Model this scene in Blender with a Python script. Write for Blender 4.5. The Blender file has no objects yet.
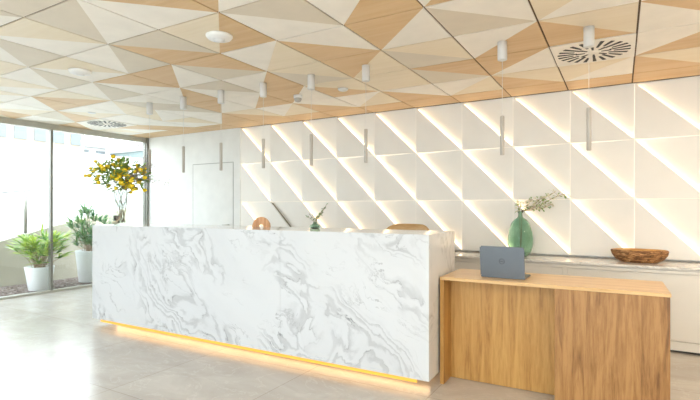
import bpy, bmesh, math, random
from mathutils import Vector, Matrix, noise
R = math.radians
random.seed(7)
SC = bpy.context.scene
C = SC.collection

# ------------------------------------------------------------------ camera
cam_d = bpy.data.cameras.new('camera'); cam = bpy.data.objects.new('camera', cam_d); C.objects.link(cam)
cam.location = (0, 0, 1.30); cam.rotation_euler = (R(90), 0, R(30))
cam_d.sensor_width = 36; cam_d.lens = 468.0/700*36; cam_d.shift_y = 7.8/700; cam_d.clip_end = 300
SC.camera = cam

# ------------------------------------------------------------------ light
SC.view_settings.view_transform = 'Standard'; SC.view_settings.look = 'None'
SC.view_settings.gamma = 1; SC.view_settings.use_curve_mapping = False
SC.view_settings.exposure = 0.85
W = bpy.data.worlds.new('sky'); SC.world = W; W.use_nodes = True
wn = W.node_tree.nodes; wl = W.node_tree.links
bg = wn['Background']; bg.inputs[1].default_value = 4.3
tc = wn.new('ShaderNodeTexCoord'); sx = wn.new('ShaderNodeSeparateXYZ'); cr = wn.new('ShaderNodeValToRGB')
wl.new(tc.outputs['Generated'], sx.inputs[0]); wl.new(sx.outputs[2], cr.inputs[0]); wl.new(cr.outputs[0], bg.inputs[0])
cr.color_ramp.elements[0].color = (.93, .97, 1, 1); cr.color_ramp.elements[1].color = (.70, .84, 1, 1)
sun_d = bpy.data.lights.new('sun', 'SUN'); sun = bpy.data.objects.new('sun', sun_d); C.objects.link(sun)
sun_d.energy = 2.6; sun_d.angle = R(1); sun_d.color = (1, .96, .9)
sun.rotation_euler = Vector((-.62, .35, -.9)).to_track_quat('-Z', 'Y').to_euler()
def portal(name, loc, rot, sx_, sy_):
    d = bpy.data.lights.new(name, 'AREA'); d.shape = 'RECTANGLE'; d.size = sx_; d.size_y = sy_
    d.cycles.is_portal = True
    o = bpy.data.objects.new(name, d); C.objects.link(o); o.location = loc; o.rotation_euler = rot
CEIL = 2.587; D = 5.686; XL = -7.61; XR = 3.127; YB = -4.0
portal('sky_portal', (XL-.14, (D+1.7)/2, CEIL/2), (0, R(-90), 0), CEIL, D-1.7)
portal('sky_portal', (-.45, YB-.2, 1.40), (R(90), 0, 0), 5.9, 2.1)

# ------------------------------------------------------------------ materials
def newmat(name):
    m = bpy.data.materials.new(name); m.use_nodes = True
    nt = m.node_tree; b = nt.nodes['Principled BSDF']
    return m, nt, b
def ramp(nt, pts, fac=None):
    r = nt.nodes.new('ShaderNodeValToRGB'); e = r.color_ramp.elements
    while len(e) < len(pts): e.new(.5)
    for k, (p, c) in enumerate(pts):
        e[k].position = p; e[k].color = (c[0], c[1], c[2], 1) if len(c) == 3 else c
    if fac is not None: nt.links.new(fac, r.inputs[0])
    return r
def coords(nt, scale=(1,1,1), rot=(0,0,0), kind='Object'):
    t = nt.nodes.new('ShaderNodeTexCoord'); mp = nt.nodes.new('ShaderNodeMapping')
    nt.links.new(t.outputs[kind], mp.inputs[0]); mp.inputs['Scale'].default_value = scale; mp.inputs['Rotation'].default_value = rot
    return mp.outputs[0]
def noi(nt, vec, scale, detail=4, rough=.5, dist=0):
    n = nt.nodes.new('ShaderNodeTexNoise'); n.inputs['Scale'].default_value = scale
    n.inputs['Detail'].default_value = detail; n.inputs['Roughness'].default_value = rough; n.inputs['Distortion'].default_value = dist
    nt.links.new(vec, n.inputs['Vector']); return n
def mathn(nt, op, a, b=None, c=None):
    n = nt.nodes.new('ShaderNodeMath'); n.operation = op
    for k, v in enumerate((a, b, c)):
        if v is None: continue
        if isinstance(v, (int, float)): n.inputs[k].default_value = v
        else: nt.links.new(v, n.inputs[k])
    return n.outputs[0]
def mixc(nt, f, a, b, mode='MIX'):
    n = nt.nodes.new('ShaderNodeMix'); n.data_type = 'RGBA'; n.blend_type = mode
    for k, v in ((0, f), (6, a), (7, b)):
        if isinstance(v, (int, float)): n.inputs[k].default_value = v
        elif isinstance(v, tuple): n.inputs[k].default_value = (v[0], v[1], v[2], 1)
        else: nt.links.new(v, n.inputs[k])
    return n.outputs[2]
def plain(name, col, rough=.5, metal=0, spec=.5, var=.03, vs=6):
    m, nt, b = newmat(name)
    v = coords(nt); n = noi(nt, v, vs, 3)
    lo = tuple(max(0, c*(1-var)) for c in col); hi = tuple(min(1, c*(1+var)) for c in col)
    r = ramp(nt, [(.3, lo), (.7, hi)], n.outputs[0]); nt.links.new(r.outputs[0], b.inputs['Base Color'])
    b.inputs['Roughness'].default_value = rough; b.inputs['Metallic'].default_value = metal
    b.inputs['Specular IOR Level'].default_value = spec
    return m
def emis(name, col, st):
    m, nt, b = newmat(name); b.inputs['Base Color'].default_value = (.8,.8,.8,1)
    b.inputs['Emission Color'].default_value = (*col, 1); b.inputs['Emission Strength'].default_value = st
    return m
def woodmat(name, dark, mid, light, rough=.42, axis='Z', scale=1.0, plank=0):
    """straight-grained oak: long fibres along the given axis"""
    m, nt, b = newmat(name)
    s = {'Z': (9, 9, .7), 'X': (.7, 9, 9), 'Y': (9, .7, 9)}[axis]
    s = tuple(q*scale for q in s)
    v = coords(nt, s)
    n1 = noi(nt, v, 1.6, 6, .62, .9); n2 = noi(nt, v, 9, 4, .7, .2)
    f = mathn(nt, 'MULTIPLY_ADD', n2.outputs[0], .35, mathn(nt, 'MULTIPLY', n1.outputs[0], .75))
    if plank:
        g = coords(nt, (1,1,1)); sp = nt.nodes.new('ShaderNodeSeparateXYZ'); nt.links.new(g, sp.inputs[0])
        fl = mathn(nt, 'FLOOR', mathn(nt, 'DIVIDE', sp.outputs[0], plank))
        wn_ = nt.nodes.new('ShaderNodeTexWhiteNoise'); wn_.noise_dimensions = '1D'; nt.links.new(fl, wn_.inputs['W'])
        f = mathn(nt, 'ADD', f, mathn(nt, 'MULTIPLY', mathn(nt, 'SUBTRACT', wn_.outputs[0], .5), .16))
    r = ramp(nt, [(.38, dark), (.52, mid), (.66, light)], f)
    nt.links.new(r.outputs[0], b.inputs['Base Color'])
    b.inputs['Roughness'].default_value = rough
    bp = nt.nodes.new('ShaderNodeBump'); bp.inputs['Strength'].default_value = .08; bp.inputs['Distance'].default_value = .004
    nt.links.new(n2.outputs[0], bp.inputs['Height']); nt.links.new(bp.outputs[0], b.inputs['Normal'])
    return m
def marblemat(name, base=(.68,.70,.725), vein=(.20,.21,.23), dens=1.0):
    m, nt, b = newmat(name)
    v0 = coords(nt)
    def vmath(op, a, b_=None, sc=None):
        q = nt.nodes.new('ShaderNodeVectorMath'); q.operation = op; nt.links.new(a, q.inputs[0])
        if b_ is not None:
            if isinstance(b_, tuple): q.inputs[1].default_value = b_
            else: nt.links.new(b_, q.inputs[1])
        if sc is not None: q.inputs['Scale'].default_value = sc
        return q.outputs[0]
    def warp(v, scale, amt, det):
        w = noi(nt, v, scale, det, .55)
        return vmath('ADD', v, vmath('SCALE', vmath('SUBTRACT', w.outputs['Color'], (.5,.5,.5)), sc=amt))
    vw = warp(warp(v0, 1.0, .75, 2), 5.0, .20, 6)
    rot = nt.nodes.new('ShaderNodeMapping'); rot.vector_type = 'TEXTURE'; nt.links.new(vw, rot.inputs[0]); rot.inputs['Rotation'].default_value = (0, R(38), 0)
    rot.inputs['Scale'].default_value = (1.7, .8, .48)
    vec = rot.outputs[0]
    def band(a, width):
        q = nt.nodes.new('ShaderNodeMapRange'); q.interpolation_type = 'SMOOTHSTEP'
        q.inputs['From Max'].default_value = width; q.inputs['To Min'].default_value = 1; q.inputs['To Max'].default_value = 0
        nt.links.new(a, q.inputs[0]); return q.outputs[0]
    # nested level lines of one smooth field flow side by side like the strata of the stone
    nf = noi(nt, vec, .85, 5, .45, .2)
    fr = mathn(nt, 'FRACT', mathn(nt, 'MULTIPLY', nf.outputs[0], 22*dens))
    lines = band(mathn(nt, 'ABSOLUTE', mathn(nt, 'SUBTRACT', fr, .5)), .09)
    soft = band(mathn(nt, 'ABSOLUTE', mathn(nt, 'SUBTRACT', fr, .62)), .36)
    mk = ramp(nt, [(.47, (0,0,0)), (.57, (1,1,1))], noi(nt, vec, 1.2, 3, .5).outputs[0])
    mkb = ramp(nt, [(.46, (0,0,0)), (.66, (1,1,1))], noi(nt, v0, 5.5, 4, .6).outputs[0])
    A = mathn(nt, 'MULTIPLY', mathn(nt, 'MULTIPLY', lines, mk.outputs[0]), mathn(nt, 'MULTIPLY_ADD', mkb.outputs[0], .7, .3))
    A2 = mathn(nt, 'MULTIPLY', mathn(nt, 'MULTIPLY', soft, mk.outputs[0]), .30)
    nb_ = noi(nt, vec, 2.6, 7, .6, .4); mk3 = ramp(nt, [(.47, (0,0,0)), (.6, (1,1,1))], noi(nt, v0, 2.1, 3).outputs[0])
    B = mathn(nt, 'MULTIPLY', mathn(nt, 'MULTIPLY', band(mathn(nt, 'ABSOLUTE', mathn(nt, 'SUBTRACT', nb_.outputs[0], .5)), .012), mk3.outputs[0]), .55)
    cl = ramp(nt, [(.45, (0,0,0)), (.8, (.22,.22,.22))], noi(nt, vec, 1.5, 5, .6).outputs[0])
    tot = mathn(nt, 'MAXIMUM', A, mathn(nt, 'MAXIMUM', B, A2))
    tot = mathn(nt, 'ADD', mathn(nt, 'MULTIPLY', tot, 1.0), mathn(nt, 'MULTIPLY', cl.outputs[0], .5))
    tot = mathn(nt, 'MINIMUM', tot, 1)
    nt.links.new(mixc(nt, tot, base, vein), b.inputs['Base Color'])
    b.inputs['Roughness'].default_value = .07
    return m
def glassmat(name, tint=(.96,.98,.97), ior=1.45):
    """thin clear pane: transparent with a fresnel reflection"""
    m = bpy.data.materials.new(name); m.use_nodes = True; nt = m.node_tree
    nt.nodes.clear(); out = nt.nodes.new('ShaderNodeOutputMaterial')
    t = nt.nodes.new('ShaderNodeBsdfTransparent'); t.inputs[0].default_value = (*tint, 1)
    g = nt.nodes.new('ShaderNodeBsdfGlossy'); g.inputs['Roughness'].default_value = .01
    f = nt.nodes.new('ShaderNodeLayerWeight'); f.inputs[0].default_value = .5
    fr = mathn(nt, 'MULTIPLY_ADD', mathn(nt, 'POWER', f.outputs['Facing'], 5), .9, .045)
    mx = nt.nodes.new('ShaderNodeMixShader'); nt.links.new(fr, mx.inputs[0]); nt.links.new(t.outputs[0], mx.inputs[1]); nt.links.new(g.outputs[0], mx.inputs[2])
    nt.links.new(mx.outputs[0], out.inputs[0]); return m

M = {}
M['white_wall'] = plain('white_wall', (.79,.80,.79), .55)
M['panel'] = plain('panel_lacquer', (.88,.87,.84), .5, var=.01)
M['panel_back'] = plain('panel_back', (.83,.80,.75), .5)
M['led'] = emis('led_strip', (1, .71, .41), 2.8)
M['led_off'] = plain('led_strip_off', (.25,.24,.20), .5)
M['seam'] = emis('seam_glow', (1, .84, .62), .36)  # faint emission stands in for LED light leaking between the panels
M['led_floor'] = emis('floor_led', (1, .62, .30), 8)
M['brass'] = emis('brass_profile_lit_look', (1, .42, .05), .42)  # low emission puts the strip light's gleam into the brass itself
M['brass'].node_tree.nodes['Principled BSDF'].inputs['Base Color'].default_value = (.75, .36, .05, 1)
M['ceil_w'] = plain('ceiling_white', (.93,.88,.80), .55)
M['ceil_g'] = plain('ceiling_greige', (.74,.66,.54), .55)
M['ceil_b'] = woodmat('ceiling_cream', (.82,.70,.52), (.85,.74,.56), (.88,.77,.60), .5, 'X', .5)
M['ceil_t'] = woodmat('ceiling_oak', (.66,.43,.21), (.71,.48,.25), (.75,.53,.30), .5, 'X', .5)
M['ceil_gap'] = plain('ceiling_gap', (.12,.065,.025), .7)
M['oak_front'] = woodmat('oak_front', (.17,.075,.02), (.32,.155,.046), (.44,.235,.08), .42, 'Z', 1.5, .115)
M['oak_side'] = woodmat('oak_recessed', (.31,.145,.032), (.46,.24,.06), (.55,.31,.09), .42, 'Z', 1.2)
M['oak_top'] = woodmat('oak_top', (.56,.33,.13), (.66,.42,.18), (.74,.50,.24), .3, 'X', 1.0)
M['marble'] = marblemat('marble_slab')
M['marble_top'] = marblemat('marble_shelf', (.86,.84,.80), (.35,.33,.30), 1.6)
M['cab'] = plain('cabinet_lacquer', (.78,.75,.69), .4, var=.01)
M['dark'] = plain('dark_recess', (.06,.055,.05), .6)
M['frame'] = plain('window_frame_metal', (.24,.24,.21), .4, .3)
M['frame_l'] = plain('window_head_metal', (.50,.49,.43), .4, .2)
M['glass'] = glassmat('window_glass')
M['vase_clear'] = glassmat('clear_glass', (.93,.96,.95), 1.5)
M['white_metal'] = plain('white_powder_coat', (.86,.86,.85), .35, var=.01)
M['tube'] = plain('pendant_tube', (.50,.47,.43), .4)
M['canister'] = plain('pendant_canister', (.74,.73,.72), .4)
M['grey_metal'] = plain('grey_metal', (.45,.43,.40), .35, .4)
M['black'] = plain('black_slot', (.02,.02,.02), .6)
M['pot'] = plain('white_glazed_pot', (.82,.84,.85), .3, var=.01)
M['soil'] = plain('soil', (.12,.08,.05), .9, var=.3, vs=40)
M['lap'] = plain('laptop_grey', (.145,.17,.20), .38, .35, var=.01)
M['lap_dark'] = plain('laptop_black', (.03,.03,.035), .4)
M['bark'] = plain('twig_bark', (.36,.25,.15), .8, var=.3, vs=60)
M['concrete'] = plain('exterior_beige', (.46,.42,.33), .8)
M['ext_white'] = plain('exterior_white', (.54,.54,.53), .8)
def leafmat(name, c0, c1, tr=.35):
    m, nt, b = newmat(name)
    v = coords(nt); n = noi(nt, v, 9, 2); r = ramp(nt, [(.35, c0), (.65, c1)], n.outputs[0])
    nt.links.new(r.outputs[0], b.inputs['Base Color']); b.inputs['Roughness'].default_value = .4
    t = nt.nodes.new('ShaderNodeBsdfTranslucent'); nt.links.new(r.outputs[0], t.inputs[0])
    mx = nt.nodes.new('ShaderNodeMixShader'); mx.inputs[0].default_value = tr
    nt.links.new(b.outputs[0], mx.inputs[1]); nt.links.new(t.outputs[0], mx.inputs[2])
    nt.links.new(mx.outputs[0], nt.nodes['Material Output'].inputs[0]); return m
M['leaf'] = leafmat('palm_leaf_sunlit', (.10,.26,.05), (.50,.60,.10))  # yellow-green of sunlit leaves put into the colour
M['leaf2'] = leafmat('palm_leaf_shaded', (.05,.16,.07), (.20,.32,.10))  # blue-green of shaded leaves put into the colour
M['sprig'] = leafmat('sprig_leaf', (.14,.30,.07), (.36,.50,.16))
M['yellow'] = plain('yellow_petals', (.93,.66,.03), .7, var=.12, vs=60)
M['blossom'] = plain('cream_blossom', (.80,.76,.58), .7, var=.1, vs=30)
M['mist'] = plain('grey_blossom', (.42,.38,.42), .7, var=.2, vs=30)
# green glass
m, nt, b = newmat('green_glass'); M['green_glass'] = m
r_ = ramp(nt, [(.3, (.50,.72,.60)), (.7, (.70,.88,.78))], noi(nt, coords(nt), 7, 4).outputs[0]); nt.links.new(r_.outputs[0], b.inputs['Base Color'])
b.inputs['Roughness'].default_value = .04; b.inputs['Transmission Weight'].default_value = .95; b.inputs['IOR'].default_value = 1.2
# olive wood bowl
m, nt, b = newmat('olive_wood_inside'); M['bowl_in'] = woodmat('olive_wood_inside', (.50,.24,.07), (.68,.38,.13), (.80,.52,.24), .3, 'X', 1.5)
m, nt, b = newmat('bark_edge_wood'); M['bowl_out'] = m
nn = noi(nt, coords(nt, (1,1,3)), 16, 8, .75, 1.0); r_ = ramp(nt, [(.36, (.03,.015,.008)), (.50, (.30,.13,.04)), (.62, (.62,.36,.15))], nn.outputs[0])
nt.links.new(r_.outputs[0], b.inputs['Base Color']); b.inputs['Roughness'].default_value = .6
bp = nt.nodes.new('ShaderNodeBump'); bp.inputs['Strength'].default_value = .6; bp.inputs['Distance'].default_value = .01; nt.links.new(nn.outputs[0], bp.inputs['Height']); nt.links.new(bp.outputs[0], b.inputs['Normal'])
# floor tiles
m, nt, b = newmat('floor_tiles'); M['floor'] = m
v = coords(nt, (1,1,1))
br = nt.nodes.new('ShaderNodeTexBrick'); br.offset = .5; br.squash = 1
mp = nt.nodes.new('ShaderNodeMapping'); mp.inputs['Location'].default_value = (1.14, -3.05, 0); nt.links.new(v, mp.inputs[0]); nt.links.new(mp.outputs[0], br.inputs['Vector'])
br.inputs['Scale'].default_value = 1; br.inputs['Brick Width'].default_value = 1.01; br.inputs['Row Height'].default_value = 1.01; br.offset = 0
br.inputs['Mortar Size'].default_value = .0028; br.inputs['Mortar Smooth'].default_value = .1
n1 = noi(nt, coords(nt, (1,2,1)), 1.4, 8, .62, .8); n2 = noi(nt, coords(nt, (1,1.6,1)), 2.2, 8, .6, 1.0)
base = ramp(nt, [(.3, (.44,.405,.355)), (.55, (.52,.485,.435)), (.75, (.60,.57,.52))], n1.outputs[0])
va = mathn(nt, 'ABSOLUTE', mathn(nt, 'SUBTRACT', n2.outputs[0], .5)); vr = ramp(nt, [(0, (1,1,1)), (.014, (0,0,0))], va)
col = mixc(nt, mathn(nt, 'MULTIPLY', vr.outputs[0], .22), base.outputs[0], (.78,.76,.72))
br.inputs['Color1'].default_value = (1,1,1,1); br.inputs['Color2'].default_value = (.94,.94,.94,1); br.inputs['Mortar'].default_value = (.70,.68,.65,1)
nt.links.new(mixc(nt, 1.0, col, br.outputs[0], 'MULTIPLY'), b.inputs['Base Color'])
b.inputs['Roughness'].default_value = .24; b.inputs['Specular IOR Level'].default_value = .55
# gravel
m, nt, b = newmat('gravel'); M['gravel'] = m
vo = nt.nodes.new('ShaderNodeTexVoronoi'); vo.inputs['Scale'].default_value = 30; nt.links.new(coords(nt), vo.inputs[0])
r_ = ramp(nt, [(0, (.07,.045,.035)), (.5, (.16,.115,.095)), (1, (.34,.28,.24))], vo.outputs['Color']); nt.links.new(r_.outputs[0], b.inputs['Base Color']); b.inputs['Roughness'].default_value = .9

# ------------------------------------------------------------------ helpers
def bx(bm, x0, x1, y0, y1, z0, z1, mi=0):
    vs = [bm.verts.new(p) for p in ((x0,y0,z0),(x1,y0,z0),(x1,y1,z0),(x0,y1,z0),(x0,y0,z1),(x1,y0,z1),(x1,y1,z1),(x0,y1,z1))]
    for f in ((3,2,1,0),(4,5,6,7),(0,1,5,4),(1,2,6,5),(2,3,7,6),(3,0,4,7)):
        fa = bm.faces.new([vs[k] for k in f]); fa.material_index = mi
def box(x0, x1, y0, y1, z0, z1, bev=0, seg=2):
    bm = bmesh.new(); bx(bm, x0, x1, y0, y1, z0, z1)
    if bev: bmesh.ops.bevel(bm, geom=bm.edges[:], offset=bev, segments=seg, affect='EDGES')
    return bm
def tube(bm, pts, radii, n=10, cap=True, mi=0):
    pts = [Vector(p) for p in pts]
    if not isinstance(radii, (list, tuple)): radii = [radii]*len(pts)
    rings = []; up = Vector((0,0,1))
    for k, p in enumerate(pts):
        d = (pts[min(k+1, len(pts)-1)] - pts[max(k-1, 0)]).normalized()
        a = d.cross(up if abs(d.z) < .95 else Vector((1,0,0))).normalized(); b_ = d.cross(a)
        rings.append([bm.verts.new(p + (a*math.cos(t)+b_*math.sin(t))*radii[k]) for t in [2*math.pi*q/n for q in range(n)]])
    for k in range(len(rings)-1):
        for q in range(n):
            f = bm.faces.new((rings[k][q], rings[k][(q+1)%n], rings[k+1][(q+1)%n], rings[k+1][q])); f.smooth = True; f.material_index = mi
    if cap:
        for rr in (rings[0], rings[-1]):
            if len(set(rr)) > 2: f = bm.faces.new(rr); f.material_index = mi
def lathe(bm, prof, n=32, c=(0,0,0), sx=1, sy=1, wob=None, mi=0):
    rings = []
    for r, z in prof:
        if r < 1e-5: rings.append([bm.verts.new((c[0], c[1], c[2]+z))]); continue
        ring = []
        for q in range(n):
            t = 2*math.pi*q/n; k = wob(t, z) if wob else 1
            ring.append(bm.verts.new((c[0]+r*sx*k*math.cos(t), c[1]+r*sy*k*math.sin(t), c[2]+z)))
        rings.append(ring)
    for a, b_ in zip(rings, rings[1:]):
        for q in range(n):
            vs = [a[q % len(a)], a[(q+1) % len(a)], b_[(q+1) % len(b_)], b_[q % len(b_)]]
            u = []
            for v_ in vs:
                if v_ not in u: u.append(v_)
            if len(u) > 2:
                f = bm.faces.new(u); f.smooth = True; f.material_index = mi
def obj(name, bm, mats, parent=None, smooth=False):
    bmesh.ops.recalc_face_normals(bm, faces=bm.faces[:])
    me = bpy.data.meshes.new(name); bm.to_mesh(me); bm.free()
    for m_ in (mats if isinstance(mats, (list, tuple)) else [mats]): me.materials.append(M[m_] if isinstance(m_, str) else m_)
    if smooth:
        for p in me.polygons: p.use_smooth = True
    o = bpy.data.objects.new(name, me); C.objects.link(o)
    if parent: o.parent = parent
    return o
def thing(name, label, cat, loc=(0,0,0), rotz=0, group=None):
    o = bpy.data.objects.new(name, None); C.objects.link(o); o.empty_display_size = .1
    o.location = loc; o.rotation_euler = (0,0,rotz); o['label'] = label; o['category'] = cat
    if group: o['group'] = group
    return o
def tag(o, label, cat, group=None, kind=None):
    o['label'] = label; o['category'] = cat
    if group: o['group'] = group
    if kind: o['kind'] = kind
    return o
def struct(name, bm, mats, parent=None):
    o = obj(name, bm, mats, parent)
    if not parent: o['kind'] = 'structure'
    return o
def copy_tree(o, parent=None):
    c = o.copy(); C.objects.link(c); c.parent = parent
    for ch in [q for q in C.objects if q.parent == o]: copy_tree(ch, c)
    return c

# ------------------------------------------------------------------ room shell
struct('floor', box(XL-.05, XR+.1, YB-.1, D+.1, -.12, 0), 'floor')
PF = D-.06                                       # face of the flat wall beside the panels
PX0 = .127-.6*9                                  # left edge of the panelled wall
wb = struct('wall_back', box(XL-.1, XR+.2, D, D+.15, 0, CEIL+.2), 'panel_back')
struct('wall_back_left', box(XL-.02, PX0-.012, PF, D-.001, 0, CEIL), 'white_wall')
struct('wall_right', box(XR, XR+.15, YB, D, 0, CEIL+.1), 'white_wall')
# flush door in the white wall
dm = bmesh.new(); bx(dm, -6.36, -5.44, PF-.004, PF+.02, .01, 2.035)
door = struct('door_1', dm, 'white_wall')
gm = bmesh.new()
bx(gm, -6.372, -6.36, PF-.003, PF, 0, 2.047); bx(gm, -5.44, -5.428, PF-.003, PF, 0, 2.047); bx(gm, -6.36, -5.44, PF-.003, PF, 2.035, 2.047)
obj('door_gap', gm, plain('door_shadow_gap', (.42,.43,.42), .7), door)
hm = bmesh.new(); tube(hm, [(-5.52, PF-.004, 1.02), (-5.52, PF-.05, 1.02), (-5.63, PF-.05, 1.02)], .009, 10); lathe(hm, [(0,0),(.024,0),(.024,.006),(0,.006)], 20, (0,0,0))
bmesh.ops.delete(hm, geom=[v_ for v_ in hm.verts if v_.co.y > -1 and v_.co.y < 1], context='VERTS')
obj('door_handle', hm, 'grey_metal', door)
bmb = box(XL, PX0-.02, PF-.012, PF, 0, .06); struct('baseboard_back', bmb, 'white_wall')

# lit triangular wall panels (children of the back wall)
ZR = [.7815, 1.3926, 2.004, 2.6172]
g = .0028
for c_ in range(-9, 5):
    x0 = .127+.6*c_; x1 = x0+.6
    for r in range(3):
        z0, z1 = ZR[r], min(ZR[r+1], CEIL-.002) if r == 2 else ZR[r+1]
        zt = ZR[r+1]
        bm = bmesh.new(); a = D-.06; b0 = D-.001
        # lower left triangle, proud of the wall; diagonal runs from top left to bottom right
        xa, xb, za, zb = x0+g, x1-g, z0+g, z1-g
        xtop = xa
        P = [(xa, zb), (xa, za), (xb, za)]
        f0 = [bm.verts.new((p[0], a, p[1])) for p in P]; f1 = [bm.verts.new((p[0], b0, p[1])) for p in P]
        bm.faces.new(f0); bm.faces.new(f1[::-1])
        for k in range(3): bm.faces.new((f0[k], f1[k], f1[(k+1)%3], f0[(k+1)%3]))
        # upper right triangle, folding out towards its top right corner
        e = .006
        Q = [((xa+e, zb), D-.006), ((xb, zb), D-.058), ((xb, za+e), D-.006)]
        f0 = [bm.verts.new((p[0], y, p[1])) for p, y in Q]; f1 = [bm.verts.new((p[0], b0, p[1])) for p, y in Q]
        bm.faces.new(f0); bm.faces.new(f1[::-1])
        for k in range(3): bm.faces.new((f0[k], f1[k], f1[(k+1)%3], f0[(k+1)%3]))
        pn = obj('wall_panel', bm, 'panel', wb)
        lm = bmesh.new(); off = .005; nx, nz = math.sqrt(.5)*off, math.sqrt(.5)*off
        A_ = Vector((xa+.02+nx, 0, zb-.02+nz)); B_ = Vector((xb-.02+nx, 0, za+.02+nz))
        vs = [lm.verts.new((A_.x, D-.040, A_.z)), lm.verts.new((B_.x, D-.040, B_.z)), lm.verts.new((B_.x, D-.014, B_.z)), lm.verts.new((A_.x, D-.014, A_.z))]
        vt = [lm.verts.new((v_.co.x-nx*.8, v_.co.y, v_.co.z-nz*.8)) for v_ in vs]
        lm.faces.new(vs); lm.faces.new(vt[::-1])
        for k in range(4): lm.faces.new((vs[k], vt[k], vt[(k+1)%4], vs[(k+1)%4]))
        off_ = (c_ == -8 and r == 0)
        ls = obj('light_strip', lm, 'led_off' if off_ else 'led', pn)
        if off_: ls['label'] = 'unlit dark grey light strip'
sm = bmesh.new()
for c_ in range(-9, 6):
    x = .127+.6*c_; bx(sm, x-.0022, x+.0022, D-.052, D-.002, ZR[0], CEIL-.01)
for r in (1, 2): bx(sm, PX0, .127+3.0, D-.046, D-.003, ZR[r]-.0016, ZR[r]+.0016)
obj('seam_glow', sm, 'seam', wb)  # glowing strips in the gaps imitate backlit seams

# ceiling of square tiles split in coloured triangles
TILE = {}
def T(i, j, d, a, b_): TILE[(i, j)] = (d, a, b_)
# '/' : near-right, far-left      'b' : near-left, far-right
for row in """-4 2 / W T;-5 2 b W B;-4 1 / G W;-3 1 b W T;-3 2 b T W;-2 2 / W G;-2 1 b W T;-1 2 b B W;-2 3 b W T;-1 3 / B T;-2 4 b T W;-1 4 / W W;-2 5 / B T;-1 5 b B W;0 5 / B T;0 4 b W T;0 3 / T W;-3 3 / B G;-4 3 b T B;-5 3 / B G;-6 3 b W T;-6 2 / T G;-7 3 / G W;-8 3 b W T;-7 2 b T W;-8 2 / T W;-9 2 b W G;-9 3 / W G;-10 3 b W B;-8 4 b T W;-9 4 / G W;-10 4 b B W;-8 5 / B T;-9 5 b W T;-7 4 b W T;-6 4 b T W;-7 5 b W B;-6 5 / W T;-5 4 / B T;-5 5 b W B;-4 4 b B B;-4 5 / W T;-3 4 / T G;-3 5 b W B;-5 1 b B T;-6 1 / G T;-7 1 b W G;-8 1 / B W;-9 1 b W G;-10 1 / B W;-6 0 b G W;-7 0 / B W;-8 0 b W G;-5 0 / T W;-4 0 b T W;-3 0 / W T;-7 -1 / G W;-6 -1 / W G;0 2 / T W;1 3 b W T;1 4 / B T;1 5 b W T;-11 3 / W B;-11 4 b W W;-11 5 / W T;-10 5 / B W;-12 4 / W W;-12 5 / T W""".split(';'):
    q = row.split(); T(int(q[0]), int(q[1]), q[2], q[3], q[4])
rnd = random.Random(3); MI = {'W': 1, 'G': 2, 'B': 3, 'T': 4}
bm = bmesh.new()
bx(bm, XL-.02, XR, YB, D+.02, CEIL+.008, CEIL+.14, 0)
gg = .0065
for i in range(-13, 6):
    for j in range(-10, 7):
        x0 = .107+.6*i+gg; x1 = .107+.6*(i+1)-gg; y0 = 1.639+.6*j+gg; y1 = 1.639+.6*(j+1)-gg
        x0 = max(x0, XL+.001); x1 = min(x1, XR-.002)
        if x1 <= x0: continue
        if j == 6:
            y1 = D-.062; d, a, b_ = '/', 'T', 'T'
        elif (i, j) in TILE: d, a, b_ = TILE[(i, j)]
        else:
            d = '/' if (i+j) % 2 == 0 else 'b'; a, b_ = rnd.choice(('WT', 'WB', 'TW', 'WG', 'BW', 'GT', 'BT'))
        zz = CEIL; p = {k: (q[0], q[1]) for k, q in {'nl': (x0, y0), 'nr': (x1, y0), 'fl': (x0, y1), 'fr': (x1, y1)}.items()}
        tris = [(('nl', 'nr', 'fr'), a), (('nl', 'fr', 'fl'), b_)] if d == '/' else [(('nl', 'nr', 'fl'), a), (('nr', 'fr', 'fl'), b_)]
        for t_, k in tris:
            lo = [bm.verts.new((p[q][0], p[q][1], zz)) for q in t_]; hi = [bm.verts.new((p[q][0], p[q][1], zz+.01)) for q in t_]
            fs = [bm.faces.new(lo), bm.faces.new(hi[::-1])] + [bm.faces.new((lo[q], hi[q], hi[(q+1)%3], lo[(q+1)%3])) for q in range(3)]
            for f in fs: f.material_index = MI[k]
struct('ceiling', bm, ['ceil_gap', 'ceil_w', 'ceil_g', 'ceil_b', 'ceil_t'])

# glazed left wall
GY = 1.7                                         # the glazing starts here; unseen wall before it keeps window light off the marble
w1 = struct('window_1', box(XL-.05, XL+.04, GY, D-.08, 2.50, CEIL), 'frame_l')
struct('wall_left_unseen', box(XL-.12, XL+.04, YB, GY-.001, 0, CEIL+.1), 'white_wall')
obj('window_track', box(XL-.05, XL+.05, GY, D-.08, .0, .03), 'frame_l', w1)
muls = [5.60, 3.945, 2.2, GY+.02]
for y in muls:
    w = .016 if y < 5 else .022
    obj('mullion', box(XL-.035, XL+.035, y-w, y+w, .03, 2.50), 'frame', w1)
for k in range(len(muls)-1): obj('glass_pane', box(XL-.004, XL+.004, muls[k+1]+.02, muls[k]-.024, .03, 2.50), 'glass', w1)
struct('trim_1', box(XL+.03, XL+.075, PF-.04, PF-.001, 0, CEIL-.001), 'frame')
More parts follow.
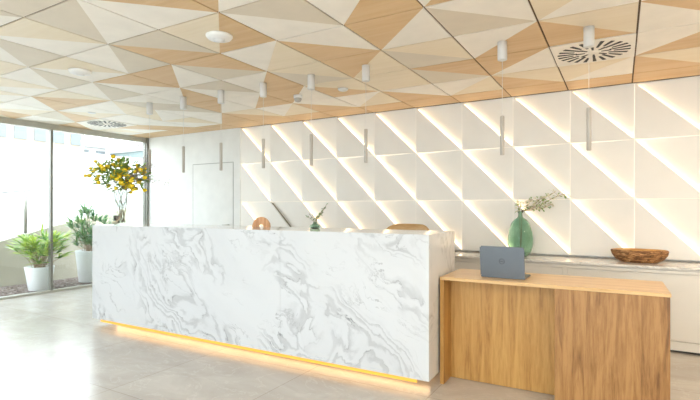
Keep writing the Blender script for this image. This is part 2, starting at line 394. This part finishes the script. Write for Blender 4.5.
# wall behind the camera: unseen wide window, sized and placed to brighten the room
WA, WB, WZ0, WZ1 = -3.4, 2.5, .35, 2.45
for a, b_, c0, c1 in ((XL-.05, WA, 0, CEIL), (WB, XR, 0, CEIL), (WA, WB, 0, WZ0), (WA, WB, WZ1, CEIL)): struct('wall_rear', box(a, b_, YB-.15, YB, c0, c1), 'white_wall')
w2 = struct('window_unseen', box(WA, WB, YB-.12, YB-.02, WZ1-.04, WZ1-.001), 'frame_l')
obj('window_sill', box(WA, WB, YB-.12, YB+.03, WZ0+.001, WZ0+.03), 'frame_l', w2)
for x in (-1.9, -.4, 1.1): obj('mullion', box(x-.02, x+.02, YB-.08, YB-.03, WZ0+.03, WZ1-.04), 'frame', w2)
for a, b_ in ((WA, -1.92), (-1.88, -.42), (-.38, 1.08), (1.12, WB)): obj('glass_pane', box(a, b_, YB-.058, YB-.050, WZ0+.03, WZ1-.04), 'glass', w2)

# ------------------------------------------------------------------ marble reception desk
rd = thing('reception_desk', 'long white marble reception desk with grey veins and a glowing gold base strip', 'desk', (-1.165, 3.13, 0), R(.8))
L = 3.92; TOP = 1.11; ZB = .075; DP = .62
cuts = [0, -1.31, -2.78, -L]
for k in range(3):
    o = obj('front_slab', box(cuts[k+1]+.0008, cuts[k]-.0008, 0, .02, ZB, TOP, .0008, 1), 'marble', rd)
obj('side_panel', box(-.02, 0, .0205, DP, ZB, TOP, .001, 1), 'marble', rd)
obj('side_panel', box(-L, -L+.02, .0205, DP, ZB, TOP, .001, 1), 'marble', rd)
obj('top', box(-L+.0205, -.0205, .0205, DP, TOP-.02, TOP, .001, 1), 'marble', rd)
obj('work_surface', box(-L+.03, -.03, .25, .60, .72, .745), 'oak_top', rd)
obj('plinth', box(-L+.12, -.12, .305, DP-.08, 0, .45), 'dark', rd)
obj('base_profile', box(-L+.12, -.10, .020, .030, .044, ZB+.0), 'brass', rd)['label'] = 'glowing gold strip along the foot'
obj('light_strip', box(-L+.03, -.10, .275, .300, .095, .115), 'led_floor', rd)

# ------------------------------------------------------------------ oak side desk
od = thing('oak_desk', 'low oak desk joined to the right end of the marble reception desk', 'desk', (-1.155, 3.327, 0), R(.9))
TW = .79
obj('desktop', box(0, 1.418, 0, .54, TW-.022, TW, .002), 'oak_top', od)
obj('end_panel', box(0, .030, .004, .53, 0, TW-.0225, .001, 1), 'oak_side', od)
obj('front_panel', box(.0305, .779, .17, .19, .004, TW-.0225), 'oak_side', od)
obj('pedestal', box(.78, 1.413, .004, .53, 0, TW-.0225, .0015, 1), 'oak_front', od)

# laptop
lp = thing('laptop', 'slate grey laptop open on the oak desk with its back to us', 'laptop', (-.735, 3.47, TW), R(-1))
obj('base', box(-.155, .155, .0, .215, .003, .016, .003), 'lap', lp)
km = bmesh.new()
for r in range(5):
    for c_ in range(13): bx(km, -.135+c_*.021, -.135+c_*.021+.017, .04+r*.021, .057+r*.021, .016, .0175)
obj('keyboard', km, 'lap_dark', lp)
ld = bmesh.new(); bx(ld, -.155, .155, -.004, .003, 0, .222)
bmesh.ops.bevel(ld, geom=[e for e in ld.edges if abs((e.verts[0].co-e.verts[1].co).y) > .005], offset=.008, segments=4, affect='EDGES')
lid = obj('lid', ld, 'lap', lp); lid.location = (0, -.002, .012); lid.rotation_euler = (R(7), 0, 0)
obj('screen', box(-.147, .147, .003, .0042, .012, .214), 'lap_dark', lid)
em = bmesh.new(); n = 40
for q in range(n):
    t0, t1 = 2*math.pi*q/n, 2*math.pi*(q+1)/n
    vs = [(r*math.cos(t), -.0048, .115+r*math.sin(t)) for r, t in ((.0165, t0), (.0165, t1), (.0195, t1), (.0195, t0))]
    em.faces.new([em.verts.new(v_) for v_ in vs])
bmesh.ops.solidify(em, geom=em.faces[:], thickness=.0006)
lg = obj('logo_ring', em, 'lap_dark', lid)
tx = bpy.data.curves.new('logo_letters', 'FONT'); tx.body = 'DELL'; tx.size = .0125; tx.align_x = 'CENTER'; tx.align_y = 'CENTER'; tx.extrude = .0003; tx.offset = .0003
to = bpy.data.objects.new('tmp_text', tx); C.objects.link(to); bpy.context.view_layer.update()
me = bpy.data.meshes.new_from_object(to.evaluated_get(bpy.context.evaluated_depsgraph_get())); bpy.data.objects.remove(to)
me.materials.clear(); me.materials.append(M['lap_dark'])
lt = bpy.data.objects.new('logo_letters', me); C.objects.link(lt); lt.parent = lid; lt.location = (0, -.0048, .115); lt.rotation_euler = (R(90), 0, 0)

# ------------------------------------------------------------------ credenza
CZ = .769; CF = 5.09
cd = thing('credenza', 'long low cream cabinet with a marble top along the lit wall', 'cabinet', (0, 0, 0))
cx0, cx1 = -5.0, XR-.01
obj('body', box(cx0, cx1, CF+.022, D-.07, .10, CZ-.045), 'cab', cd)
obj('top', box(cx0, cx1, CF-.012, D-.0615, CZ-.022, CZ, .0015, 1), 'marble_top', cd)
obj('shadow_gap', box(cx0+.01, cx1-.01, CF+.02, D-.08, CZ-.0445, CZ-.0225), 'cab', cd)
obj('plinth', box(cx0+.02, cx1-.01, CF+.05, D-.08, 0, .0995), 'dark', cd)
fm = bmesh.new(); bx(fm, cx0, cx1, CF, CF+.0215, CZ-.062, CZ-.0365); bx(fm, cx0, cx1, CF, CF+.0215, .022, .10)
xs = [-.493+1.21*k for k in range(-3, 3)]
for x in xs: bx(fm, x, x+.038, CF, CF+.0215, .1005, CZ-.0625)
obj('face_frame', fm, 'cab', cd)
for k in range(len(xs)-1): obj('door', box(xs[k]+.042, xs[k+1]-.004, CF+.008, CF+.0215, .105, CZ-.067, .002, 1), 'cab', cd)

# bowl
bw = thing('wooden_bowl', 'oval rough-barked olive wood bowl on the marble cabinet top', 'bowl', (.165, 5.38, CZ), R(4))
def wob(t, z): return 1+.035*math.sin(3*t+1)+.02*math.sin(7*t+z*30)+.05*math.cos(t)**3*(-1)
bm = bmesh.new(); lathe(bm, [(0,.0),(.62,.0),(.82,.026),(.96,.07),(1.0,.112),(.97,.122)], 48, sx=.245, sy=.15, wob=wob); o = obj('outer_bark', bm, 'bowl_out', bw)
bm = bmesh.new(); lathe(bm, [(.97,.122),(.90,.119),(.82,.08),(.6,.035),(0,.026)], 48, sx=.245, sy=.15, wob=wob); obj('hollow', bm, 'bowl_in', bw)

# green vase
gv = thing('green_glass_vase', 'tall green glass teardrop vase on the cabinet behind the laptop', 'vase', (-.945, 5.36, CZ))
prof = [(0,0),(.055,.0),(.085,.012),(.112,.06),(.131,.14),(.132,.20),(.120,.28),(.095,.36),(.062,.405),(.034,.42),(.024,.435),(.022,.47),(.032,.492)]
inn = [(max(r-.006, 0), z+.006 if k < 3 else z) for k, (r, z) in enumerate(prof)][::-1]
bm = bmesh.new(); lathe(bm, prof+inn, 40, wob=lambda t, z: 1+.02*math.cos(6*t)); obj('body', bm, 'green_glass', gv)

def sph(bm, c, r, sub=1, mi=0, sc=(1,1,1)):
    rr = bmesh.ops.create_icosphere(bm, subdivisions=sub, radius=r)
    for v_ in rr['verts']:
        v_.co = Vector((v_.co.x*sc[0], v_.co.y*sc[1], v_.co.z*sc[2]))+Vector(c)
        for f in v_.link_faces: f.material_index = mi; f.smooth = True
def leaf(bm, p, d, l, w, mi=0, droop=0, nseg=3):
    d = Vector(d).normalized(); p = Vector(p); side = d.cross(Vector((0,0,1)))
    if side.length < .1: side = Vector((1,0,0))
    side.normalize(); side = (Matrix.Rotation(random.uniform(-.6,.6), 3, d) @ side)
    pv = None
    for k in range(nseg+1):
        t = k/nseg; q = p+d*l*t+Vector((0,0,-droop*l*t*t)); ww = w*math.sin(math.pi*(.12+.88*t))**.7*.5 if k < nseg else w*.04
        a, b_ = bm.verts.new(q-side*ww), bm.verts.new(q+side*ww)
        if pv:
            f = bm.faces.new((pv[0], pv[1], b_, a)); f.material_index = mi; f.smooth = True
        pv = (a, b_)
def bez(p0, p1, p2, n=8):
    p0, p1, p2 = map(Vector, (p0, p1, p2)); return [p0*(1-t)**2+p1*2*t*(1-t)+p2*t*t for t in [k/n for k in range(n+1)]]

# flowering branch in the green vase
fb = thing('flowering_branch', 'cream flowering branch leaning right out of the green glass vase', 'branch', (-.945, 5.36, CZ+.02))
wm = bmesh.new(); lf = bmesh.new(); fl = bmesh.new(); rg = random.Random(5)
U = Vector((.93, .32, 0))                          # roughly sideways in the room
for ex, ez, mid in ((.46,.66,.60), (.36,.68,.58), (.24,.62,.55), (.33,.545,.52), (.12,.60,.56), (-.02,.57,.54), (.20,.52,.5)):
    ey = rg.uniform(-.08,.08); V = Vector((-.5,.866,0))*ey*.6
    pts = bez((0,0,0.0), (0,0,mid-.08), U*ex+V+Vector((0,0,ez)), 12)
    pts = [Vector((max(-.012,min(.012,p.x)) if p.z < .5 else p.x, max(-.012,min(.012,p.y)) if p.z < .5 else p.y, p.z)) for p in pts]
    tube(wm, pts, [.0025]*len(pts), 5)
    for p in pts:
        if p.z < .49: continue
        for _ in range(9):
            d = Vector((rg.uniform(-1,1), rg.uniform(-1,1), rg.uniform(-.8,1))); q = p+d*rg.uniform(.01,.05); q.y = min(q.y, .22)
            tube(wm, [p, q], .0009, 3)
            if rg.random() < .42: sph(fl, q, rg.uniform(.008,.0125), 1, 0, (1,1,.8))
            else: leaf(lf, q, d, rg.uniform(.025,.042), .016, 0, .2, 2)
obj('twigs', wm, 'bark', fb); obj('leaves', lf, 'sprig', fb); obj('blossoms', fl, 'blossom', fb)

U = Vector((.866, .5, 0))
# ------------------------------------------------------------------ things on and behind the marble desk
def at_desk(px, dz=.55, z=TOP):
    """point on the desk top on local y=dz seen along a bearing"""
    a = (px-350)/468; dx, dy = (-.5+a*.866), (.866+a*.5)
    ca, sa = math.cos(R(.8)), math.sin(R(.8)); bx_, by_ = -1.165-sa*dz, 3.13+ca*dz
    t = (by_*ca-bx_*sa)/(dy*ca-dx*sa); return (dx*t, dy*t, z)
# arch
ar = thing('arch_ornament', 'small turned wooden arch ornament on the marble desk top', 'ornament', at_desk(261.5, .50), R(28))
am = bmesh.new(); n = 24; yo = .02; outer = []; 
pro = [(math.cos(math.pi*k/n), math.sin(math.pi*k/n)) for k in range(n+1)]
def arch(bm, ro, ri, hx, y0, y1, base=.0):
    pr_ = [(ro*c0, base+ro*1.12*s0) for c0, s0 in pro]; pi_ = [(ri*c0, base+ri*1.15*s0) for c0, s0 in pro]
    vs = [[bm.verts.new((p[0], y, p[1])) for p in L_] for y in (y0, y1) for L_ in (pr_, pi_)]
    for k in range(n):
        for a_, b2 in ((0,1),(1,3),(3,2),(2,0)):
            f = bm.faces.new((vs[a_][k], vs[a_][k+1], vs[b2][k+1], vs[b2][k])); 
    for k in (0, n): bm.faces.new((vs[0][k], vs[1][k], vs[3][k], vs[2][k]))
arch(am, .088, .024, 0, -.02, .02)
bmesh.ops.bevel(am, geom=[e for e in am.edges if e.calc_face_angle(0) > .9], offset=.006, segments=2, affect='EDGES')
obj('arch_body', am, woodmat('arch_wood', (.46,.20,.07), (.60,.30,.12), (.70,.40,.19), .4, 'Z', 2), ar)
# little green vase + sprig
vp = at_desk(315, .50)
sv = tag(obj('bud_vase', (lambda b_: (lathe(b_, [(0,0),(.040,0),(.052,.012),(.050,.026),(.024,.040),(.016,.052),(.021,.060),(.013,.058),(.012,.045),(.036,.026),(.034,.01),(0,.008)], 28), b_)[1])(bmesh.new()), 'green_glass', None, True), 'tiny green glass bud vase on the marble desk top', 'vase'); sv.location = vp
sp = thing('leafy_sprig', 'thin leafy sprig standing in the tiny green bud vase', 'sprig', (vp[0], vp[1], vp[2]+.012))
wm = bmesh.new(); lf = bmesh.new(); rg = random.Random(11)
for ex, ez in ((.11,.21), (.075,.13), (-.055,.12), (-.02,.11), (.03,.10), (.09,.17), (-.07,.09)):
    pts = bez((0,0,0), (0,0,.07), U*ex+Vector((0,0,ez)), 6); tube(wm, pts, .0016, 4)
    for p in pts[3:]:
        for _ in range(2): 
            d = Vector((rg.uniform(-1,1), rg.uniform(-1,1), rg.uniform(-.2,1))); leaf(lf, p, d, rg.uniform(.022,.034), .015, 0, .1, 2)
obj('stems', wm, 'bark', sp); obj('leaves', lf, 'leaf2', sp)

# chair behind the desk
ch = thing('counter_chair', 'bentwood chair whose curved oak back shows above the marble desk', 'chair', (-1.88, 4.08, 0), R(-14))
def shell(w, z0, z1, yc, bow, th):
    b_ = bmesh.new(); n, mz = 24, 8; G = []
    for side in (0, 1):
        g_ = []
        for a_ in range(mz+1):
            row = []
            for k in range(n+1):
                s = -1+2*k/n; zz = z0+(z1-z0)*a_/mz
                if a_ == mz: zz -= .06*abs(s)**5
                elif a_ > mz-3: zz -= .06*abs(s)**5*(a_-(mz-3))/3
                ww = w*(.80+.20*(a_/mz)**.6)
                row.append(b_.verts.new((ww*s, yc+bow*(1-s*s)+side*th+.05*(a_/mz), zz)))
            g_.append(row)
        G.append(g_)
    for a_ in range(mz):
        for k in range(n):
            for g_ in G: b_.faces.new((g_[a_][k], g_[a_][k+1], g_[a_+1][k+1], g_[a_+1][k]))
    for k in range(n):
        for a_ in (0, mz): b_.faces.new((G[0][a_][k], G[0][a_][k+1], G[1][a_][k+1], G[1][a_][k]))
    for a_ in range(mz):
        for k in (0, n): b_.faces.new((G[0][a_][k], G[0][a_+1][k], G[1][a_+1][k], G[1][a_][k]))
    return b_
ow = woodmat('chair_oak', (.40,.22,.09), (.56,.34,.14), (.64,.42,.20), .4, 'X', 1.5)
obj('backrest', shell(.265, .86, 1.14, .16, .07, .016), ow, ch, True)
obj('seat', box(-.22, .22, -.22, .22, .62, .65, .012, 3), ow, ch)
for sx_, sy_ in ((-1,-1),(1,-1),(-1,1),(1,1)):
    b_ = bmesh.new(); tube(b_, [(sx_*.18, sy_*.17, .62), (sx_*.22, sy_*.21, 0)], [.016,.012], 12); obj('leg', b_, 'grey_metal', ch)
for s in (-1, 1):
    b_ = bmesh.new(); tube(b_, [(s*.14, .17, .625), (s*.15, .225, .75), (s*.14, .245, .90)], .009, 8); obj('back_support', b_, 'grey_metal', ch)

# ------------------------------------------------------------------ yellow bouquet in a clear vase
vb = at_desk(121, .26)
tv = thing('clear_glass_vase', 'tall clear glass vase holding yellow flowers on the left desk end', 'vase', vb)
pr1 = [(0,0),(.078,0),(.082,.004),(.084,.38),(.081,.38),(.078,.018),(0,.016)]
bm = bmesh.new(); lathe(bm, pr1, 36); obj('glass_body', bm, 'vase_clear', tv)
by = thing('yellow_bouquet', 'big loose bouquet of yellow ball flowers on twisted stems', 'bouquet', (vb[0], vb[1], vb[2]+.02))
wm = bmesh.new(); lf = bmesh.new(); ms = bmesh.new(); rg = random.Random(21)
V = Vector((-.5,.866,0))
def inside(pts):
    out = []
    for p in pts:
        if p.z < .37:
            h = math.hypot(p.x, p.y)
            if h > .066: p = Vector((p.x*.066/h, p.y*.066/h, p.z))
        out.append(p)
    return out
heads = []
for k in range(96):
    while True:
        a_, b_, c_ = rg.gauss(0,.42), rg.gauss(0,.42), rg.gauss(0,.42)
        if a_*a_+b_*b_+c_*c_ < 1: break
    sx_ = a_*.36-.02; zz = .54+c_*.19+(.05 if a_ < 0 else -.03)
    if k < 5: sx_, zz = (-.40+.03*k, .60+.025*k-(.12 if k == 2 else 0))
    if k in (5,6,7): sx_, zz = (.11+.06*(k-5), .40-.012*(k-5))
    heads.append((U*sx_+V*b_*.26+Vector((0,0,zz))))
for k, h in enumerate(heads):
    if k % 4 == 0:
        base = Vector((rg.uniform(-.045,.045), rg.uniform(-.045,.045), 0)); midp = Vector((h.x*.12, h.y*.12, .30))
        tube(wm, inside(bez(base, midp, h, 9)), [.0016]*10, 4)
    r = rg.uniform(.021,.030)*(1.2 if abs((h-Vector((0,0,.52))).length) < .15 else 1)
    b_ = bmesh.new(); sph(b_, (0,0,0), r, 2, 0, (1,1,.85))
    for v_ in b_.verts: v_.co *= 1+.05*noise.noise(v_.co*160)
    o = obj('flower_head', b_, 'yellow', by); o.location = h
for k, (bx_, ex) in enumerate(((-.03,.03), (.04,-.05), (.02,.07))):   # woody stems
    pts = inside([Vector((0,0,.0))+U*bx_, U*(bx_+ex*.3)+V*.01+Vector((0,0,.12)), U*(bx_+ex*.7)+Vector((0,0,.25)), U*ex*.8+V*.02+Vector((0,0,.38)), U*ex*2+Vector((0,0,.55))])
    tube(wm, pts, [.0055,.005,.0045,.004,.002], 6)
for k in range(600):
    d = Vector((rg.gauss(0,1), rg.gauss(0,1), rg.gauss(0,1))).normalized(); q = Vector((0,0,.55))+U*(d.x*.36*rg.random()**.5)+V*d.y*.24*rg.random()**.4+Vector((0,0,d.z*.19*rg.random()**.4))
    leaf(lf, q, (q-Vector((0,0,.35)))+Vector((rg.uniform(-.15,.15),)*3), rg.uniform(.045,.085), rg.uniform(.018,.034), 0, .4)
for k in range(16):                                  # wispy grey twigs to the right and top
    e = U*rg.uniform(.08,.40)+V*rg.uniform(-.15,.15)+Vector((0,0,rg.uniform(.46,.80)))
    if k < 2: e = U*(.50+.05*k)+Vector((0,0,.44+.02*k))
    pts = bez((0,0,.38), (U*.1+Vector((0,0,.55))), e, 7); tube(wm, pts, .0014, 3)
    for p in pts[3:]:
        for _ in range(5):
            q = p+Vector((rg.uniform(-1,1), rg.uniform(-1,1), rg.uniform(-1,1)))*.04; tube(wm, [p, q], .0008, 3); sph(ms, q, rg.uniform(.003,.0065), 1)
obj('stems', wm, 'bark', by); obj('foliage', lf, 'sprig', by); obj('grey_blossoms', ms, 'mist', by)
# small glass tealight cube beside it
cp = at_desk(114.5, .12)
cb = thing('glass_cube', 'small square clear glass holder beside the tall vase', 'candle holder', cp, R(30))
bm = bmesh.new(); s = .045
bx(bm, -s, s, -s, s, 0, .008)
for a_ in ((-s, -s+.004, -s, s), (s-.004, s, -s, s), (-s+.004, s-.004, -s, -s+.004), (-s+.004, s-.004, s-.004, s)): bx(bm, *a_, .008, .105)
obj('glass', bm, 'vase_clear', cb)
bm = bmesh.new(); lathe(bm, [(0,.009),(.03,.009),(.03,.045),(0,.045)], 20); obj('candle', bm, plain('candle_cream', (.80,.68,.50), .6), cb)

# ------------------------------------------------------------------ pendants
pd = thing('pendant_light', 'p', 'pendant light', (-.193, 3.739, CEIL), group='slim tube pendants above the desk')
bm = bmesh.new(); lathe(bm, [(0,-.0005),(.036,-.0005),(.036,-.138),(.033,-.141),(0,-.141)], 28); obj('canister', bm, 'canister', pd)
bm = bmesh.new(); tube(bm, [(0,0,-.141), (0,0,-.58)], .0018, 6); obj('cord', bm, 'white_metal', pd)
bm = bmesh.new(); lathe(bm, [(0,-.575),(.014,-.575),(.016,-.578),(.016,-.876),(.013,-.878),(.013,-.87),(0,-.87)], 20); obj('tube', bm, 'tube', pd)
names = ['nearest the round vent grille, at the far right', 'second from the right, left of the vent grille', 'alone mid-row with a wide gap to its right', 'just left of the one above the chair', 'hanging above the wooden arch ornament', 'third from the left, in front of the flush door', 'second from the left, beside the flush door', 'leftmost, by the window frame corner']
for k, i in enumerate((0, 1, 3, 4, 5, 6, 7, 8)):
    o = pd if k == 0 else copy_tree(pd)
    o.location = (-.193-.6*i, 3.739, CEIL); o['label'] = 'slim white tube pendant light '+names[k]

# ceiling fittings
def diffuser(label, x, y):
    t = thing('air_diffuser', label, 'air vent', (x, y, CEIL), group='swirl air diffusers in the ceiling')
    obj('plate', box(-.296, .296, -.296, .296, -.006, -.0005), 'ceil_w', t)
    bm = bmesh.new()
    for ring, n, r0, r1, w in ((0, 8, .06, .13, .018), (1, 22, .12, .268, .024)):
        for k in range(n):
            a_ = 2*math.pi*(k+.5*ring)/n; ca, sa = math.cos(a_), math.sin(a_)
            if ring == 0 and False: continue
            rr0 = r0 if ring == 0 else (.12 if k % 2 else .15)
            lo = []
            for (u, v_) in ((rr0, -w*.35), (r1, -w*.6), (r1, w*.6), (rr0, w*.35)): lo.append((u*ca-v_*sa, u*sa+v_*ca))
            b0 = [bm.verts.new((p[0], p[1], -.0085)) for p in lo]; b1 = [bm.verts.new((p[0], p[1], -.006)) for p in lo]
            bm.faces.new(b0); bm.faces.new(b1[::-1])
            for q in range(4): bm.faces.new((b0[q], b1[q], b1[(q+1)%4], b0[(q+1)%4]))
    obj('slots', bm, 'black', t)['label'] = 'dark radial slots'
    bm = bmesh.new(); lathe(bm, [(0,-.006),(.05,-.006),(.045,-.012),(0,-.013)], 24); obj('hub', bm, 'ceil_w', t)
diffuser('round swirl air vent near the rightmost pendant', -.193, 4.339)
diffuser('round swirl air vent far off near the window wall', -6.793, 4.339)
def lath(name, label, cat, loc, prof, mat='white_metal', **k):
    bm = bmesh.new(); lathe(bm, prof, 32); o = obj(name, bm, mat); o.location = loc; return tag(o, label, cat, **k)
spk = [(0,-.0005),(.098,-.0005),(.098,-.010),(.085,-.026),(.045,-.034),(.04,-.030),(.038,-.042),(0,-.046)]
for lb, x in (('white round ceiling speaker nearest the camera, at top centre-left', -2.593), ('white round ceiling speaker further left over the floor', -4.393)):
    t = thing('ceiling_speaker', lb, 'ceiling speaker', (x, 2.539, CEIL), group='round ceiling speakers')
    bm = bmesh.new(); lathe(bm, spk[:5], 36); obj('rim', bm, 'white_metal', t)
    bm = bmesh.new(); lathe(bm, [(.045,-.034)]+spk[5:], 36); obj('centre_cap', bm, 'white_metal', t)
t = thing('dome_camera', 'small white dome security camera under the ceiling behind the pendants', 'camera', (-3.193, 4.339, CEIL))
bm = bmesh.new(); lathe(bm, [(0,-.0005),(.05,-.0005),(.05,-.03),(.044,-.034),(0,-.034)], 28); obj('housing', bm, 'white_metal', t)
bm = bmesh.new(); lathe(bm, [(.042,-.0345),(.042,-.05),(.03,-.072),(0,-.082)], 28); obj('dome', bm, 'grey_metal', t)
lath('smoke_detector', 'flat white smoke detector right of the dome camera', 'smoke detector', (-2.593, 4.339, CEIL), [(0,-.0005),(.055,-.0005),(.055,-.012),(.045,-.022),(.02,-.024),(.018,-.03),(0,-.03)])
lath('sprinkler_rose', 'tiny recessed white sprinkler cover near the window wall ceiling', 'sprinkler', (-6.193, 3.739, CEIL), [(0,-.0005),(.05,-.0005),(.05,-.004),(.04,-.009),(0,-.009)])

# unseen fill lamps added to brighten the room, right of and behind the camera
M['lamp_face'] = emis('fill_warm_face', (1, .80, .58), 120)
M['fill_day'] = emis('daylight_lamp_face', (.80, .91, 1), 330)
k0 = DAY = None
for x, y in ((1.007, 1.139), (1.007, 2.339), (1.007, 3.539), (2.207, 1.139), (2.207, 2.339), (2.207, 3.539), (2.207, 4.339)) + tuple((x, y) for x in (-6.193, -4.393, -2.593, -.793) for y in (-.461, -2.261)):
    if k0 is None:
        k0 = t = thing('added_fill_downlight', 'd', 'ceiling light', (x, y, CEIL), group='added warm fill lamps')
        bm = bmesh.new(); lathe(bm, [(.072,-.0005),(.092,-.0005),(.092,-.006),(.072,-.006)], 32); obj('trim_ring', bm, 'white_metal', t)
        bm = bmesh.new(); lathe(bm, [(0,-.001),(.071,-.001),(.071,-.003),(0,-.003)], 32); obj('lamp_face', bm, 'lamp_face', t)
    else: t = copy_tree(k0)
    t.location = (x, y, CEIL); t['label'] = 'added warm fill downlight over the aisle right of the oak desk' if x > 0 else 'added daylight-white fill downlight over the lobby floor behind the camera'
    if x < 0:
        t['group'] = 'added daylight-white fill lamps over the lobby'
        for q in t.children:
            if q.name.startswith('lamp_face'):
                if DAY is None: DAY = q.data.copy(); DAY.materials[0] = M['fill_day']
                q.data = DAY
# ------------------------------------------------------------------ outside
grv = tag(obj('gravel_bed', box(-8.815, XL-.055, -2, 9, -.12, .0), 'gravel'), 'dark gravel planting bed outside the glass', 'gravel', kind='stuff')
bm = bmesh.new(); rg = random.Random(2)
for k in range(1500):
    x, y = rg.uniform(-8.7, XL-.09), rg.uniform(2.6, 6.6); s = rg.uniform(.010,.024)
    if math.hypot(x+7.98, y-3.97) < .23 or math.hypot(x+8.12, y-4.86) < .25: continue
    rr = bmesh.ops.create_icosphere(bm, subdivisions=1, radius=s, matrix=Matrix.Translation((x, y, .002)) @ Matrix.Rotation(rg.random()*6, 4, 'Z') @ Matrix.Diagonal((1.3,1,.6,1)))
stn = tag(obj('loose_gravel', bm, 'gravel'), 'loose brown stones lying over the planting bed', 'gravel', kind='stuff')
# ramp wall
bm = bmesh.new(); f0 = []; f1 = []
for x, L_ in ((-8.82, f0), (-8.98, f1)):
    for y, z in ((1.0,-.1), (9.0,-.1), (9.0,1.9), (4.70,.99), (3.76,.74), (1.0,.2)): L_.append(bm.verts.new((x, y, z)))
bm.faces.new(f0); bm.faces.new(f1[::-1])
for k in range(6): bm.faces.new((f0[k], f1[k], f1[(k+1)%6], f0[(k+1)%6]))
tag(obj('ramp_wall', bm, 'concrete'), 'low beige ramp wall with a sloping top behind the potted palms', 'wall')
rl = thing('ramp_railing', 'thin grey railing post and handrail on the beige ramp wall', 'railing', (-8.90, 4.2, 0))
bm = bmesh.new(); tube(bm, [(0,-2.5,1.19), (0,-.44,1.54), (0,.85,1.71), (0,3,2.0)], .012, 8); obj('handrail', bm, plain('handrail_grey', (.22,.22,.22), .4), rl)
bm = bmesh.new(); tube(bm, [(0,0,.86), (0,0,1.70)], .028, 12); obj('post', bm, 'frame', rl)
bm = bmesh.new(); tube(bm, [(0,.98,1.19), (0,.98,2.6)], .012, 10); obj('post', bm, plain('pale_post', (.7,.7,.7), .4), rl)
tag(obj('ground_outside', box(-60, -8.98, -30, 60, -.3, -.12), 'ext_white'), 'pale paving outside beyond the ramp wall', 'ground')['kind'] = 'structure'
tag(obj('terrace_wall', box(-13.4, -13, -8, 40, -.12, 2.85), 'ext_white'), 'sunlit white terrace wall outside behind the railing', 'wall')

# potted palms
def palm(name, label, loc, pr_, ph, fh, spread, mat, seed, group=None):
    rg = random.Random(seed); t = thing(name, label, 'potted plant', loc)
    bm = bmesh.new(); lathe(bm, [(0,0),(pr_*.70,0),(pr_*.74,.01),(pr_*.98,ph-.03),(pr_,ph-.012),(pr_,ph),(pr_-.025,ph),(pr_-.03,ph-.04),(0,ph-.04)], 40)
    pot = obj('pot', bm, 'pot', t)
    bm = bmesh.new(); lathe(bm, [(0,ph-.034),(pr_*.8,ph-.036),(pr_-.032,ph-.039)], 24); obj('soil', bm, 'soil', t)
    st = bmesh.new(); lf = bmesh.new()
    for k in range(46):
        a_ = rg.uniform(0, 6.28); rr = rg.random()**.6; h = ph+(fh-ph)*rg.uniform(.12, .80)*(1.05-.30*rr)
        tip = Vector((math.cos(a_)*rr*spread*.72, math.sin(a_)*rr*spread*.72, h)); b0 = Vector((math.cos(a_)*rr*pr_*.5, math.sin(a_)*rr*pr_*.5, ph-.05))
        tube(st, bez(b0, (b0+Vector((0,0,(h-ph)*.6))), tip, 5), .004, 4)
        out = Vector((math.cos(a_)*rr, math.sin(a_)*rr, .9 if mat == 'leaf' else 1.8)).normalized(); sd = out.cross(Vector((0,0,1))).normalized(); nb = 8
        for q in range(nb):
            f_ = (q/(nb-1)-.5)*2.5; d = out*math.cos(f_)+sd*math.sin(f_)+Vector((0,0,.12)); random.seed(seed*999+k*31+q)
            leaf(lf, tip, d, spread*rg.uniform(.50,.78), .029, 0, rg.uniform(.15,.5), 4)
    obj('stems', st, 'bark', t); obj('foliage', lf, mat, t)
palm('potted_palm', 'bushy yellow-green palm in a white pot, nearer of the two outside', (-7.98, 3.97, 0), .205, .37, 1.10, .43, 'leaf', 4)
palm('potted_palm', 'taller dark green palm in a white pot beside the desk end', (-8.12, 4.86, 0), .225, .55, 1.42, .38, 'leaf2', 8)

# far buildings
def building(label, x, y0, y1, z0, z1, wall, win, rows, cols, seed):
    t = thing('building', label, 'building', (x, (y0+y1)/2, -.12)); h = (y1-y0)/2
    obj('wall', box(-6, 0, -h, h, 0, z1), wall, t); rg = random.Random(seed)
    for r in range(rows):
        for c_ in range(cols):
            yy = -h+(c_+.5)*2*h/cols; zz = z0+(r+.5)*(z1-z0)/rows; w = h/cols*.62; hh = (z1-z0)/rows*.32
            obj('window', box(-.1, .05, yy-w, yy+w, zz-hh, zz+hh), win, t)
    obj('roof_slab', box(-6.2, .25, -h-.2, h+.2, z1, z1+.3), 'ext_white', t)
gw = plain('window_grey', (.13,.15,.16), .3); tw = plain('window_teal', (.03,.07,.08), .3); be = plain('facade_beige', (.32,.26,.19), .8)
pk = plain('facade_blush', (.50,.44,.41), .8)
building('beige apartment building seen over the terrace wall, far left', -30, 12.3, 17.6, 3.4, 6.8, be, gw, 2, 5, 1)
building('white apartment building with grey windows, middle of the window view', -33, 18.5, 24.3, 3.2, 5.8, 'ext_white', gw, 2, 4, 2)
building('grey-green block with dark wide windows left of the flowers', -25, 20.0, 22.2, 3.0, 5.2, plain('facade_grey_green', (.22,.27,.27), .8), tw, 2, 2, 3)
building('blush pink building behind the yellow flowers', -26, 22.9, 26.6, 3.0, 6.2, pk, gw, 2, 3, 4)
tr = thing('tree', 'small green tree in front of the blush pink building', 'tree', (-22, 21.3, -.12))
bm = bmesh.new(); tube(bm, [(0,0,0),(0,0,4)], [.12,.06], 8); obj('trunk', bm, 'bark', tr)
bm = bmesh.new(); rg = random.Random(9)
for k in range(600):
    d = Vector((rg.gauss(0,1), rg.gauss(0,1), rg.gauss(0,1))).normalized()*rg.random()**.4
    leaf(bm, Vector((d.x*.7, d.y*.6, 4.2+d.z*1.1)), d+Vector((0,0,.2)), .22, .11, 0, .2, 2)
obj('crown', bm, 'leaf2', tr)
